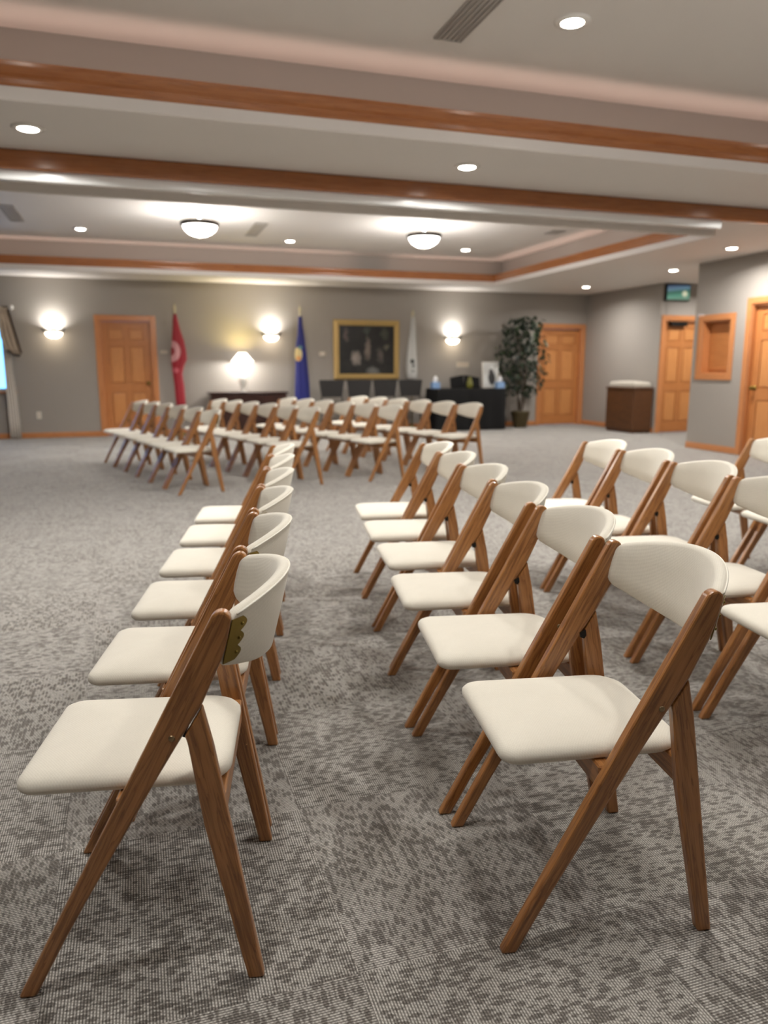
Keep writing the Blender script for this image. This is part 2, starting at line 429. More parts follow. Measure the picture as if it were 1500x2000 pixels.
# doors: local x along the wall, room side is -y
def door(name, loc, rz, w, h, knob_right=True, closer=False):
    r = sthing(name, loc, rz)
    mb = MB(); cw = .085
    mb.box(-cw, 0, -.022, 0, 0, h+cw, .005); mb.box(w, w+cw, -.022, 0, 0, h+cw, .005); mb.box(0, w, -.022, 0, h, h+cw, .005)
    mb.box(0, .02, 0, .12, 0, h); mb.box(w-.02, w, 0, .12, 0, h); mb.box(.02, w-.02, 0, .12, h-.02, h)
    mb.build('casing', M['oak'], r)
    a, b, t = .02, w-.02, h-.022
    mb = MB(); y = .062
    mb.box(a, b, y+.014, y+.04, .006, t)
    st = .11; mid = (a+b)/2
    xs = [(a+st, mid-.05), (mid+.05, b-st)]
    zs = [(.2, .74), (.90, 1.52), (1.63, t-.11)]
    mb.box(a, a+st, y, y+.014, .006, t, .002); mb.box(b-st, b, y, y+.014, .006, t, .002); mb.box(mid-.05, mid+.05, y, y+.014, .2, t-.11, .002)
    for z0, z1 in ((.006, .2), (.74, .90), (1.52, 1.63), (t-.11, t)): mb.box(a+st, b-st, y+.0005, y+.014, z0, z1, .002)
    lf = mb.build('door_leaf', M['oakdoor'], r)
    for x0, x1 in xs:
        for z0, z1 in zs: MB().box(x0+.012, x1-.012, y+.003, y+.016, z0+.012, z1-.012, .011, 2).build('door_panel', M['oakpanel_lit'], lf)
    kx = b-.065 if knob_right else a+.065
    mb = MB(); mb.rings([[(kx+q*math.cos(2*PI*i/16), yy, .9+q*math.sin(2*PI*i/16)) for i in range(16)] for q, yy in [(.033, y), (.033, y-.006), (.012, y-.012), (.012, y-.035), (.026, y-.045), (.029, y-.058), (.022, y-.07), (.001, y-.073)]])
    mb.build('door_knob', M['brass'], r)
    if closer:
        mb = MB().box(.12, .46, -.03, y, h-.1, h-.02, .006); mb.build('door_closer', M['blackmetal'], r)
    return r
door('door_1', (D1[0], YF, 0), 0, D1[1]-D1[0], 1.95)
door('door_2', (D2[0], YF, 0), 0, D2[1]-D2[0], 1.95, False)
door('door_3', (D3[0], YA1, 0), 0, D3[1]-D3[0], 1.99, True, True)
door('door_4', (XR, D4[1], 0), -PI/2, D4[1]-D4[0], 1.98, False)

# window_1 on the back wall (left), window_2 the wooden-shuttered hatch on the right wall
w = sthing('window_1', ((W1[0]+W1[1])/2, YF, W1[2])); hw = (W1[1]-W1[0])/2; hh = W1[3]-W1[2]
mb = MB()
for b in ((-hw, -hw+.05, 0, hh), (hw-.05, hw, 0, hh), (-hw+.05, hw-.05, 0, .05), (-hw+.05, hw-.05, hh-.05, hh), (-.025, .025, .05, hh-.05)): mb.box(b[0], b[1], .05, .11, b[2], b[3], .004)
mb.build('window_frame', M['white'], w)
MB().box(-hw+.05, hw-.05, .078, .084, .05, hh-.05).build('pane', M['glass'], w)
mb = MB().box(-hw-.08, hw+.08, -.05, .05, -.03, 0, .006); mb.build('sill', M['oak'], w)
w = sthing('window_2', (XR, W2[1], W2[2]), -PI/2); ww = W2[1]-W2[0]; hh = W2[3]-W2[2]
mb = MB(); c = .085
mb.box(-c, 0, -.022, 0, -c, hh+c, .005); mb.box(ww, ww+c, -.022, 0, -c, hh+c, .005); mb.box(0, ww, -.022, 0, hh, hh+c, .005); mb.box(0, ww, -.022, 0, -c, 0, .005)
mb.box(0, .018, 0, .16, 0, hh); mb.box(ww-.018, ww, 0, .16, 0, hh); mb.box(.018, ww-.018, 0, .16, hh-.018, hh); mb.box(.018, ww-.018, 0, .16, 0, .018)
mb.build('window_frame', M['oak'], w)
mb = MB(); mb.box(.018, ww-.018, .135, .15, .018, hh-.018)
for k in range(22):
    z = .05+k*(hh-.1)/22; mb.box(.022, ww-.022, .118, .137, z, z+.026, .003)
mb.build('shutter', M['oakdoor'], w)

# ------------------------------------------------------------------ ceiling fixtures and lights
def area(name, loc, power, color, size, rot=(0, 0, 0), size_y=None, spread=None, shape=None):
    L = bpy.data.lights.new(name, 'AREA'); L.energy = power; L.color = color; L.size = size
    L.shape = shape or ('RECTANGLE' if size_y else 'DISK')
    if size_y: L.size_y = size_y
    if spread: L.spread = spread
    o = bpy.data.objects.new(name, L); COL.objects.link(o); o.location = loc; o.rotation_euler = rot; return o
def point(name, loc, power, color, rad):
    L = bpy.data.lights.new(name, 'POINT'); L.energy = power; L.color = color; L.shadow_soft_size = rad
    o = bpy.data.objects.new(name, L); COL.objects.link(o); o.location = loc; return o
WARM = (1, .972, .938); NEUT = (1, .95, .88)
def downlight(x, y, z, label, power=30, spread=125):
    t = thing('ceiling_downlight', label, 'ceiling light', (x, y, z), 0, 'recessed ceiling downlights')
    mb = MB().lathe([(.062, -.012), (.062, 0), (.098, 0), (.098, -.004), (.088, -.011), (.072, -.014), (.062, -.012)], n=24, cap=False); mb.build('trim_ring', M['white'], t)
    mb = MB().lathe([(.001, -.002), (.06, -.002), (.062, -.008), (.05, -.016), (.001, -.02)], n=20); mb.build('bulb_lens', M['lens'], t)
    area('downlight_lamp', (x, y, z-.03), power, WARM, .12, spread=R(spread))
    return t
for x, y, z, lb in [
    (2.34, 3.94, TZ, 'recessed downlight in the near tray ceiling beside the long vent'),
    (-.54, 5.45, H, 'recessed downlight on the soffit at the left, before the wooden header'),
    (2.41, 5.45, H, 'recessed downlight on the soffit near its middle, before the wooden header'),
    (7.1, 7.97, H, 'recessed downlight above the right wall, nearest of three along that side'),
    (7.85, 9.99, H, 'recessed downlight in front of the alcove door with the small screen'),
    (7.94, 12.5, H, 'recessed downlight before the far right corner'),
    (9.5, 10.6, H, 'recessed downlight inside the alcove behind the right wall'),
    (-.58, 11.34, TZ, 'leftmost small recessed downlight in the far tray ceiling'),
    (2.27, 11.46, TZ, 'small recessed downlight in the far tray, between the two bowl lights'),
    (5.06, 11.44, TZ, 'rightmost small recessed downlight in the far tray ceiling'),
    (5.36, 5.45, H, 'recessed downlight on the soffit at the right edge of the photo'),
    (-.54, 3.94, TZ, 'recessed downlight in the near tray ceiling, above the left chair row'),
    (5.06, 3.94, TZ, 'recessed downlight in the near tray ceiling, above the right chair rows'),
    (2.34, .9, TZ, 'recessed downlight in the near tray ceiling, right of the camera'),
    (5.06, .9, TZ, 'recessed downlight in the near tray ceiling, near the right wall'),
    (-.54, .9, TZ, 'recessed downlight in the near tray ceiling, left of the camera')]:
    downlight(x, y, z, lb, 12 if y < 2 else 26 if y < 5 else 44 if y in (7.97, 5.45) else 34, 160 if x > 6.5 or y == 5.45 else 125)

def bowl_light(x, y, label, pw=75):
    t = thing('bowl_ceiling_light', label, 'ceiling light', (x, y, TZ), 0, 'semi-flush bowl ceiling lights')
    MB().lathe([(.001, 0), (.07, 0), (.07, -.012), (.03, -.03), (.012, -.035), (.012, -.13), (.02, -.14), (.001, -.145)], n=20).build('stem', M['alu'], t)
    MB().lathe([(.208, -.118), (.226, -.118), (.232, -.138), (.222, -.166), (.207, -.166), (.207, -.14), (.208, -.118)], n=32, cap=False).build('rim', M['bronze'], t)
    pr = [(.205*math.cos(a), -.15-.135*math.sin(a)) for a in [PI/2*i/10 for i in range(11)]]
    MB().lathe(pr[::-1]+[(.195*math.cos(a), -.147-.122*math.sin(a)) for a in [PI/2*i/10 for i in range(10)]], n=32, cap=False).build('glass_bowl', M['bowl'], t)
    MB().lathe([(.001, -.3), (.012, -.296), (.016, -.286), (.001, -.28)], n=12).build('finial', M['bronze'], t)
    for k in range(3):
        a = 2*PI*k/3+.5
        MB().tube([(.012*math.cos(a), .012*math.sin(a), -.1), (.21*math.cos(a), .21*math.sin(a), -.14)], .005, 6).build('arm', M['bronze'], t)
    area('bowl_uplight', (x, y, TZ-.135), 34, (.93, .96, 1), .36, (PI, 0, 0), None, R(122))
    point('bowl_lamp', (x, y, TZ-.36), pw, WARM, .1)
bowl_light(.84, 9.72, 'left bowl ceiling light with dark rim in the far tray')
bowl_light(3.69, 9.68, 'right bowl ceiling light with dark rim in the far tray')
bowl_light(.84, 1.7, 'unseen bowl ceiling light with dark rim in the near tray, left of middle', 48)  # out-of-view pair, assumed like the far bowls, added to soften and brighten near light
bowl_light(3.69, 1.7, 'unseen bowl ceiling light with dark rim in the near tray, right of middle', 48)

def vent(x, y0, y1, wd, label, name='ceiling_vent'):
    t = thing(name, label, 'vent', (x, (y0+y1)/2, TZ), 0, 'linear ceiling vents')
    h = (y1-y0)/2; w = wd/2
    mb = MB(); f = .012
    mb.box(-w, w, -h, -h+f, -.012, 0, .003); mb.box(-w, w, h-f, h, -.012, 0, .003); mb.box(-w, -w+f, -h+f, h-f, -.012, 0, .003); mb.box(w-f, w, -h+f, h-f, -.012, 0, .003)
    mb.build('frame', M['vent'], t)
    mb = MB(); k = max(2, int((wd-2*f)/.026))
    for i in range(k):
        c = -w+f+(i+.5)*(wd-2*f)/k; mb.box(c-.009, c+.009, -h+f, h-f, -.01, -.002)
    mb.build('louver', M['vent'], t)
    return t
vent(1.79, 3.0, 4.36, .17, 'long grey vent in the near tray ceiling beside a downlight')
vent(-1.3, 10.0, 11.0, .17, 'grey linear vent at the left of the far tray ceiling')
vent(1.66, 10.2, 11.2, .17, 'grey linear vent between the two bowl lights in the far tray')
vent(5.58, 9.5, 9.75, .2, 'small grey vent at the right of the far tray ceiling')
vent(-1.06, 8.6, 8.85, .3, 'dark vent at the left edge of the photo in the far tray')

# warm rope light in the coves (real lamps behind the crown moulding)
PINK = (1, .72, .61)
def cove(x0, x1, y0, y1, pw):
    z = H+.07
    L = max(x1-x0, y1-y0)
    o = area('cove_lamp', ((x0+x1)/2, (y0+y1)/2, z), pw*L, PINK, max(x1-x0, .03), (PI, 0, 0), max(y1-y0, .03))
    o.data.spread = R(148)
PW = .62
for (y0, y1) in (T1, T2):
    yy = y1+.05
    if y1 > 10: cove(TX[0], 3.5, yy, yy, PW); cove(4.15, TX[1], yy, yy, PW)
    else: cove(TX[0], TX[1], yy, yy, PW)
    cove(TX[0], TX[1], y0-.05, y0-.05, PW); cove(TX[0]-.05, TX[0]-.05, y0, y1, PW); cove(TX[1]+.05, TX[1]+.05, y0, y1, PW)

# wall sconces
def sconce(x, z, label):
    t = thing('wall_sconce', label, 'wall light', (x, YF, z), 0, 'half-bowl wall sconces on the back wall')
    MB().box(-.05, .05, -.02, 0, -.06, .06, .008, 2).build('back_plate', M['bronze'], t)
    pr = [(.135*math.cos(a), -.02-.095*math.sin(a)) for a in [PI/2*i/8 for i in range(9)]]
    MB().lathe(pr[::-1]+[(.127*math.cos(a), -.016-.086*math.sin(a)) for a in [PI/2*i/8 for i in range(8)]], 0, -.012, 24, True, PI, 2*PI, False).build('glass_bowl', M['sconceglass'], t)
    mb = MB()
    for s in (-1, 1): mb.tube([(s*.05, -.01, .0), (s*.13, -.02, .0), (s*.165, -.045, .03), (s*.175, -.06, .055)], [.012, .014, .014, .009], 8)
    mb.tube([(.14*math.cos(PI+PI*i/14), -.012+.14*math.sin(PI+PI*i/14), -.012) for i in range(15)], .008, 6)
    mb.build('arm', M['bronze'], t)
    MB().sphere((0, -.07, -.125), .014, 10).build('finial', M['bronze'], t)
    area('sconce_uplight', (x, YF-.09, z+.02), 8, (1, .97, .93), .14, (PI-.25, 0, 0), None, R(150))
    point('sconce_glow', (x, YF-.22, z-.12), 3.0, (1, .85, .62), .06)
sconce(-1.24, 1.755, 'lit wall sconce nearest the curtained window, left of the oak door')
sconce(2.37, 1.74, 'lit wall sconce above the table lamp, beside the blue flag')
sconce(5.9, 1.72, 'lit wall sconce above the black table, right of the white flag')

# ------------------------------------------------------------------ folding chairs
W = .457; HW = W/2; RT = .025; SC = .19       # overall width, rail thickness, origin shift
RAIL = [(-.030, 0), (.001, 0), (.062, .118), (.120, .222), (.243, .437), (.288, .512), (.324, .571), (.360, .652), (.372, .69), (.380, .728), (.378, .738), (.369, .745), (.358, .745), (.348, .738)]
REAR = [(.386, 0), (.4165, 0), (.364, .335), (.340, .49), (.3235, .568), (.2915, .513), (.296, .497), (.3175, .335)]
RAIL = [((a-.19)*1.025+.19, b) for a, b in RAIL]; REAR = [((a-.19)*1.025+.19, b) for a, b in REAR]
def rr_outline(pts, rad, k=6):
    out = []; n = len(pts)
    for i in range(n):
        p0, p, p1 = Vector(pts[i-1]), Vector(pts[i]), Vector(pts[(i+1) % n]); r = rad[i]
        d0 = (p0-p).normalized(); d1 = (p1-p).normalized(); half = math.acos(max(-1, min(1, d0.dot(d1))))/2
        t = r/math.tan(half); c = p+(d0+d1).normalized()*(r/math.sin(half))
        a = p+d0*t; b = p+d1*t
        a0 = math.atan2((a-c).y, (a-c).x); a1 = math.atan2((b-c).y, (b-c).x); da = (a1-a0+PI) % (2*PI)-PI
        for j in range(k+1): out.append((c.x+r*math.cos(a0+da*j/k), c.y+r*math.sin(a0+da*j/k)))
    return out
def bk(u): return 1-(2*u-1)**2
PW2 = HW-RT+.001          # half width of the pad, between the rails
BB, BC, BL = .086, .036, .24
def back_pt(u, z, off=0.0):
    """front face of the backrest, u across, offset backwards along the surface normal"""
    w_ = -PW2+u*2*PW2; k = bk(u)
    s = .356+BB*k+BL*(z-.69)
    dw = 2*PW2; ds = BB*4*(1-2*u)
    nl = math.hypot(dw, ds)
    return Vector((s+off*dw/nl-SC, w_-off*ds/nl, z))
def make_chair():
    t = thing('folding_chair', '', 'chair', (0, 0, 0), 0, 'wooden folding chairs set out in rows')
    rd = (.507, 0, 1); ld = (-.2, 0, 1)
    for sgn in (-1, 1):
        o0, o1 = (HW-RT, HW) if sgn > 0 else (-HW, -HW+RT)
        MB().prism([(a-SC, b) for a, b in RAIL], o0, o1, 'xz', .0048, 2, grain_dir=rd).build('side_rail', M['chairwood'], t)
        MB().prism([(a-SC, b) for a, b in REAR], o0+.001, o1-.001, 'xz', .0045, 2, grain_dir=ld).build('rear_leg', M['chairwood'], t)
    # padded seat
    ol = rr_outline([(-.030, -.183), (.366, -.176), (.366, .176), (-.030, .183)], [.035, .065, .065, .035])
    cxs = sum(p[0] for p in ol)/len(ol)
    rings = []
    for ins, z in [(.02, .383), (.006, .385), (.001, .391), (0, .397), (.001, .404), (.006, .411), (.014, .416), (.03, .421), (.06, .427), (.1, .431), (.14, .4325)]:
        rings.append([(cxs+(x-cxs)*(1-ins/.195)-SC, y*(1-ins/.17), z) for x, y in ol])
    MB().rings(rings).build('seat', M['cream'], t)
    # curved padded backrest
    N = 28; secs = []; th = .026; zt = lambda u: .7365+BC*bk(u); zb = lambda u: .640-.045*bk(u)
    for i in range(N+1):
        u = i/N; e = min(u, 1-u)*2*PW2
        sh = 1-math.sqrt(max(0, 1-(1-min(e/.009, 1))**2))        # rounded corners
        z1 = zt(u)-.007*sh; z0 = zb(u)+.007*sh
        m = .009
        sec = [(z0+m, 0), (z0+(z1-z0)*.3, -.002), (z0+(z1-z0)*.65, -.002), (z1-m, 0), (z1-.003, .004), (z1, .011), (z1-.001, .018), (z1-.005, .0235), (z1-m-.002, th), (z0+(z1-z0)*.5, th+.001), (z0+m, th), (z0+.003, .021), (z0, .013), (z0+.003, .005)]
        k = .8 if i in (0, N) else 1
        secs.append([tuple(back_pt(u, z, th/2+(o-th/2)*k)) for z, o in sec])
    br = MB().rings(secs).build('backrest', M['cream'], t)
    MB().tube([tuple(back_pt(i/40, zt(i/40)-.006, th-.001)) for i in range(1, 40)], .0023, 6).build('piping', M['piping'], br)
    # scalloped brass plates behind the pad ends
    for e in (0, 1):
        cols = []
        nz = 24
        fr = []; bk_ = []
        for j in range(nz+1):
            v = j/nz; z = .645+v*.082
            wv = .022+.010*abs(math.sin(3*PI*v))
            uu = wv/(2*PW2)
            a = 0.0005/(2*PW2)
            us = [a, (a+uu)/2, uu]
            fr.append([tuple(back_pt(x if e == 0 else 1-x, z, th+.0006)) for x in us] + [tuple(back_pt(x if e == 0 else 1-x, z, th+.003)) for x in us[::-1]])
        mb = MB().rings(fr, smooth=False)
        for v in (.17, .5, .83):
            z = .645+v*.082; x = .022/(2*PW2)
            p = back_pt(x if e == 0 else 1-x, z, th+.003); mb.sphere(tuple(p), .0035, 8)
        mb.build('back_bracket', M['brass'], t)
    # cross rails with corner gussets
    inn = HW-RT
    for a, b in ((.160, .192), (.326, .360)):
        MB().box(a-SC, b-SC, -inn-.002, inn+.002, .334, .384, .003).build('cross_rail', M['chairwood'], t)
    for sgn in (-1, 1):
        yo = sgn*HW
        MB().rings([[(.272-SC+q*math.cos(2*PI*i/12), yo+sgn*d, .511+q*math.sin(2*PI*i/12)) for i in range(12)] for q, d in ((.006, -.001), (.006, .001), (.004, .0025), (.0005, .003))]).build('screw', M['screw'], t)
        yi = sgn*(HW-RT)
        a, b = sorted((yi, yi-sgn*.004))
        MB().prism([(.284-SC, .512), (.286-SC, .501), (.296-SC, .497), (.301-SC, .505), (.299-SC, .52)], a, b, 'xz').build('hinge', M['blackmetal'], t)
    return t

ORD = ['nearest', 'second', 'third', 'fourth', 'fifth', 'farthest']
proto = make_chair(); used = False
def place(x, y, phi, label):
    global used
    c, s = math.cos(phi), math.sin(phi)
    loc = (x+c*SC, y+s*SC, 0)
    if not used: used = True; o = proto; o.location = loc; o.rotation_euler = (0, 0, phi)
    else: o = copy_tree(proto, loc, phi)
    o['label'] = label
    return o
ROWS = [
 ('A', -.196, 1.590, -11.6, .495, range(6), 'in the left foreground row', {}),
 ('B', .709, 1.411, -9.5, .495, range(6), 'in the middle foreground row', {1: (-.015, 0), 2: (-.02, 0), 5: (.012, 0)}),
 ('C', 1.747, 1.715, -9.44, .494, range(5), 'in the row behind the middle foreground one', {}),
 ('D', 2.79, 1.55, -9.5, .495, range(3, 5), 'in the row at the right edge of the photo', {}),
 ('E', .289, 7.366, 14.8, .495, range(6), 'in the leftmost row of the far block', {}),
 ('F', 1.288, 7.499, 15.5, .495, range(6), 'in the far block\'s second row from left', {}),
 ('G', 2.219, 7.655, 15.4, .495, range(6), 'in the far block\'s third row from left', {}),
 ('H', 3.251, 7.876, 14.8, .495, range(6), 'in the rightmost row of the far block', {}),
]
jr = random.Random(3)
for nm, x0, y0, ph, pitch, idx, where, off in ROWS:
    p = R(ph); idx = list(idx); last = idx[-1]
    for i in idx:
        d = i*pitch; dx, dy = off.get(i, (0, 0))
        o = 'farthest' if i == last else (ORD[i-idx[0]])
        lb = 'cream padded folding chair, %s %s' % (o, where)
        j = 0 if i == 0 else jr.uniform(-1.2, 1.2)
        place(x0-math.sin(p)*d+dx, y0+math.cos(p)*d+dy, p+R(j), lb)

# ------------------------------------------------------------------ things along the back wall
def flag(x, label, clothmat, prof, zb, pole_top=2.25, seed=1):
    y = YF-.22
    t = thing('flag', label, 'flag', (x, y, 0), 0, 'flags on poles along the back wall')
    MB().lathe([(.001, 0), (.15, 0), (.155, .012), (.13, .03), (.04, .055), (.025, .1), (.001, .1)], n=24).build('pole_base', M['brass'], t)
    MB().tube([(0, 0, .06), (0, 0, pole_top-.1)], .013, 10).build('pole', M['polegold'], t)
    MB().lathe([(.001, pole_top), (.012, pole_top-.03), (.03, pole_top-.085), (.018, pole_top-.13), (.026, pole_top-.145), (.016, pole_top-.16), (.014, pole_top-.19), (.001, pole_top-.19)], n=12).build('finial', M['polegold'], t)
    rs = []; n = 40
    for z, x0, x1 in prof:
        c = (x0+x1)/2; w = (x1-x0)/2; ring = []
        for k in range(n):
            a = 2*PI*k/n
            f = 1+.16*math.sin(7*a+seed+z*1.2)+.07*math.sin(13*a+2*seed)
            f = min(f, 1.12)
            ring.append((c+w*f*math.cos(a), -.012+max(.022, w*.55)*f*math.sin(a), z))
        rs.append(ring)
    MB().rings(rs[::-1]).build('flag_cloth', clothmat, t)
    return t
red = flagmat('red_flag_cloth', srgb(150, 14, 34), [(-.10, 1.44, .17, .19, srgb(206, 150, 152), .2), (-.12, 1.44, .09, .09, srgb(140, 14, 32), .3), (-.03, 1.12, .06, .05, srgb(190, 90, 100), .5)])
flag(.70, 'red flag with a pale ring emblem on a pole, between oak door and lamp console', red,
     [(2.06, -.02, .025), (1.95, -.035, .04), (1.8, -.045, .07), (1.62, -.06, .12), (1.45, -.08, .145), (1.3, -.085, .15), (1.2, -.08, .1), (1.05, -.075, .07), (.85, -.06, .09), (.6, -.05, .1), (.42, -.04, .1)], .42, 2.24, 1)
blue = flagmat('blue_flag_cloth', srgb(14, 24, 110), [(-.055, 1.40, .075, .135, srgb(214, 196, 140), .4), (-.05, 1.33, .05, .05, srgb(214, 150, 90), .7), (-.02, 1.52, .05, .04, srgb(90, 130, 130), .7)])
flag(2.86, 'blue flag with a gold oval seal on a pole, right of the lamp console', blue,
     [(2.06, -.03, .03), (1.9, -.04, .04), (1.75, -.05, .06), (1.6, -.075, .075), (1.4, -.10, .095), (1.2, -.09, .11), (1.0, -.1, .125), (.8, -.11, .135), (.6, -.12, .14), (.45, -.12, .14)], .45, 2.26, 3)
whitef = flagmat('white_flag_cloth', srgb(186, 186, 182), [(-.02, 1.28, .05, .05, srgb(40, 44, 42), .6), (.0, 1.2, .035, .05, srgb(90, 92, 90), .7), (-.005, 1.1, .05, .02, srgb(110, 112, 112), .8)])
flag(5.0, 'white flag with a small dark emblem on a pole, right of the gilt painting', whitef,
     [(2.1, -.02, .03), (1.95, -.04, .045), (1.8, -.055, .055), (1.6, -.085, .065), (1.4, -.11, .075), (1.25, -.115, .085), (1.1, -.115, .09), (.98, -.1, .085), (.95, -.07, .07)], .95, 2.24, 5)

# console with lamp
t = thing('console_cabinet', 'dark mahogany console cabinet under the lit table lamp', 'cabinet', (1.88, YF-.27, 0))
MB().box(-.66, .66, -.2, .2, .10, .71, .006).build('body', M['mahog'], t)
MB().box(-.69, .69, -.23, .22, .71, .745, .01, 2).build('top', M['mahog'], t)
for k in range(3):
    x = -.64+k*.43
    d = MB().box(x+.005, x+.415, -.218, -.198, .13, .69, .004).build('cabinet_door', M['mahog'], t)
    MB().sphere((x+.37, -.228, .45), .012, 8).build('knob', M['brass'], d)
for sx in (-.62, .62):
    for sy in (-.17, .17): MB().box(sx-.03, sx+.03, sy-.025, sy+.025, 0, .10, .004).build('foot', M['mahog'], t)
lx, ly = 1.80, YF-.32
t = thing('table_lamp', 'lit white table lamp standing on the dark console', 'lamp', (lx, ly, .745))
MB().lathe([(.001, 0), (.07, 0), (.075, .012), (.04, .03), (.03, .06), (.055, .12), (.07, .2), (.05, .28), (.02, .33), (.012, .36), (.012, .6), (.001, .6)], n=24).build('lamp_base', M['porcelain'], t)
MB().lathe([(.2, .52), (.07, .675), (.065, .675), (.195, .52), (.2, .52)], n=32, cap=False).build('lamp_shade', M['shade'], t)
MB().lathe([(.001, .7), (.012, .69), (.006, .67), (.001, .66)], n=10).build('finial', M['brass'], t)
point('table_lamp_bulb', (lx, ly, .745+.53), 38, (1, .97, .93), .04)
area('table_lamp_upglow', (lx, ly, .745+.66), 9, (1, .8, .3), .12, (PI, 0, 0))

# framed painting
t = thing('framed_painting', 'dark oil painting in a wide gilt frame on the back wall', 'painting', (4.16, YF-.01, 1.49))
fw, fh, fb = .64, .545, .105
mb = MB(); pr = [(0, 0), (0, .03), (.02, .055), (.05, .06), (.075, .04), (.09, .045), (.105, .03), (.105, 0)]
for k in range(4):
    bm = bmesh.new()
    cs = lambda d: [(-fw+d, -fh+d), (fw-d, -fh+d), (fw-d, fh-d), (-fw+d, fh-d)]
    A = [bm.verts.new((cs(d)[k][0], -y, cs(d)[k][1])) for d, y in pr]; B = [bm.verts.new((cs(d)[(k+1) % 4][0], -y, cs(d)[(k+1) % 4][1])) for d, y in pr]
    for i in range(len(pr)-1): bm.faces.new((A[i], A[i+1], B[i+1], B[i]))
    bmesh.ops.recalc_face_normals(bm, faces=bm.faces[:]); mb._take(bm)
mb.build('frame', M['gold'], t)
MB().box(-fw+fb-.005, fw-fb+.005, -.022, -.004, -fh+fb-.005, fh-fb+.005).build('canvas', canvas(), t)

# four dark side chairs below the painting
def side_chair():
    t = thing('side_chair', '', 'chair', (0, 0, 0), 0, 'dark side chairs below the painting')
    MB().prism([(-.17, .64), (.17, .64), (.2, .7), (.232, .92), (.22, .945), (-.22, .945), (-.232, .92), (-.2, .7)], .20, .235, 'xz', .01, 2).build('backrest', M['charcoal'], t)
    MB().box(-.23, .23, -.23, .21, .42, .48, .02, 3).build('seat', M['charcoal'], t)
    for s in (-1, 1):
        MB().tube([(s*.2, .22, 0), (s*.2, .2, .42), (s*.185, .216, .7)], .012, 8).build('leg', M['blackmetal'], t)
        MB().tube([(s*.2, -.22, 0), (s*.2, -.2, .43)], .012, 8).build('leg', M['blackmetal'], t)
    return t
sc = side_chair()
for i, (x, lb) in enumerate([(3.38, 'leftmost dark side chair below the gilt painting'), (3.90, 'second dark side chair from the left below the gilt painting'), (4.40, 'third dark side chair from the left below the gilt painting'), (4.90, 'rightmost dark side chair, below the white flag')]):
    o = sc if i == 0 else copy_tree(sc, (0, 0, 0), 0)
    o.location = (x, YF-.62, 0); o['label'] = lb

# black draped table with its things
tx0, tx1, ty0, ty1, tz = 5.28, 6.72, YF-.82, YF-.12, .775
t = thing('draped_table', 'table covered to the floor by a black cloth, beside the potted plant', 'table', ((tx0+tx1)/2, (ty0+ty1)/2, 0))
hx, hy = (tx1-tx0)/2, (ty1-ty0)/2
MB().box(-hx+.03, hx-.03, -hy+.03, hy-.03, tz-.04, tz-.012, .004).build('table_top', M['walnut'], t)
for sx in (-1, 1):
    for sy in (-1, 1): MB().box(sx*(hx-.1)-.02, sx*(hx-.1)+.02, sy*(hy-.1)-.02, sy*(hy-.1)+.02, 0, tz-.04).build('leg', M['walnut'], t)
def per(d, z, amp):
    pts = []; n = 120
    for k in range(n):
        a = 2*PI*k/n; c, s = math.cos(a), math.sin(a)
        f = 1/max(abs(c), abs(s))
        q = (abs(c)**10+abs(s)**10)**(-.1)
        w = amp*math.sin(k*1.05)+amp*.6*math.sin(k*.61+1)
        pts.append(((hx+d+w)*c*q, (hy+d+w)*s*q, z))
    return pts
MB().rings([per(.012, .01, .014), per(.009, .3, .011), per(.004, .6, .005), per(.0, tz-.02, .001), per(-.006, tz-.004, 0), per(-.02, tz, 0)], False, True).build('tablecloth', M['black'], t)
def tissue_box(x, y, label):
    t = thing('tissue_box', label, 'tissue box', (x, y, tz), 0, 'tissue boxes on the black table')
    MB().box(-.075, .075, -.065, .065, 0, .12, .004).build('box', M['bluebox'], t)
    rs = []
    for z, r in ((.12, .03), (.15, .045), (.19, .04), (.225, .022), (.24, .004)):
        rs.append([(r*(1+.25*math.sin(3*a+z*40))*math.cos(a), r*.7*(1+.25*math.cos(4*a))*math.sin(a), z) for a in [2*PI*k/16 for k in range(16)]])
    MB().rings(rs).build('tissue', M['tissue'], t)
tissue_box(5.36, YF-.5, 'blue tissue box at the left end of the black table')
tissue_box(6.62, YF-.66, 'blue tissue box in front of the white portrait print')
t = thing('guest_book', 'open black guest book propped up in the middle of the black table', 'book', (6.0, YF-.4, tz))
for s in (-1, 1):
    bm_ = MB().prism([(0, .0), (s*.3, .0), (s*.3, .2), (s*.02, .25), (0, .25)], -.012, .012, 'xz', .003, 1)
    o = bm_.build('cover', M['black'], t); o.rotation_euler = (R(-14), 0, R(-s*10)); o.location = (0, 0, .006)
t = thing('vase', 'small olive green vase in front of the open black book', 'vase', (6.02, YF-.6, tz))
MB().lathe([(.001, 0), (.045, 0), (.06, .03), (.065, .09), (.045, .15), (.03, .19), (.04, .215), (.034, .215), (.026, .19), (.001, .17)], n=20).build('body', M['olive'], t)
t = thing('portrait_print', 'white framed print with a dark portrait at the right end of the black table', 'picture', (6.55, YF-.42, tz))
o = MB().box(-.17, .17, -.01, .012, 0, .5, .003).build('frame', M['plate'], t); o.rotation_euler = (R(-8), 0, 0)
o = MB().box(-.155, .155, -.004, .004, -.235, .235).build('print', portrait(), t); o.rotation_euler = (R(-8), 0, 0); o.location = (0, -.0105+.034, .25)

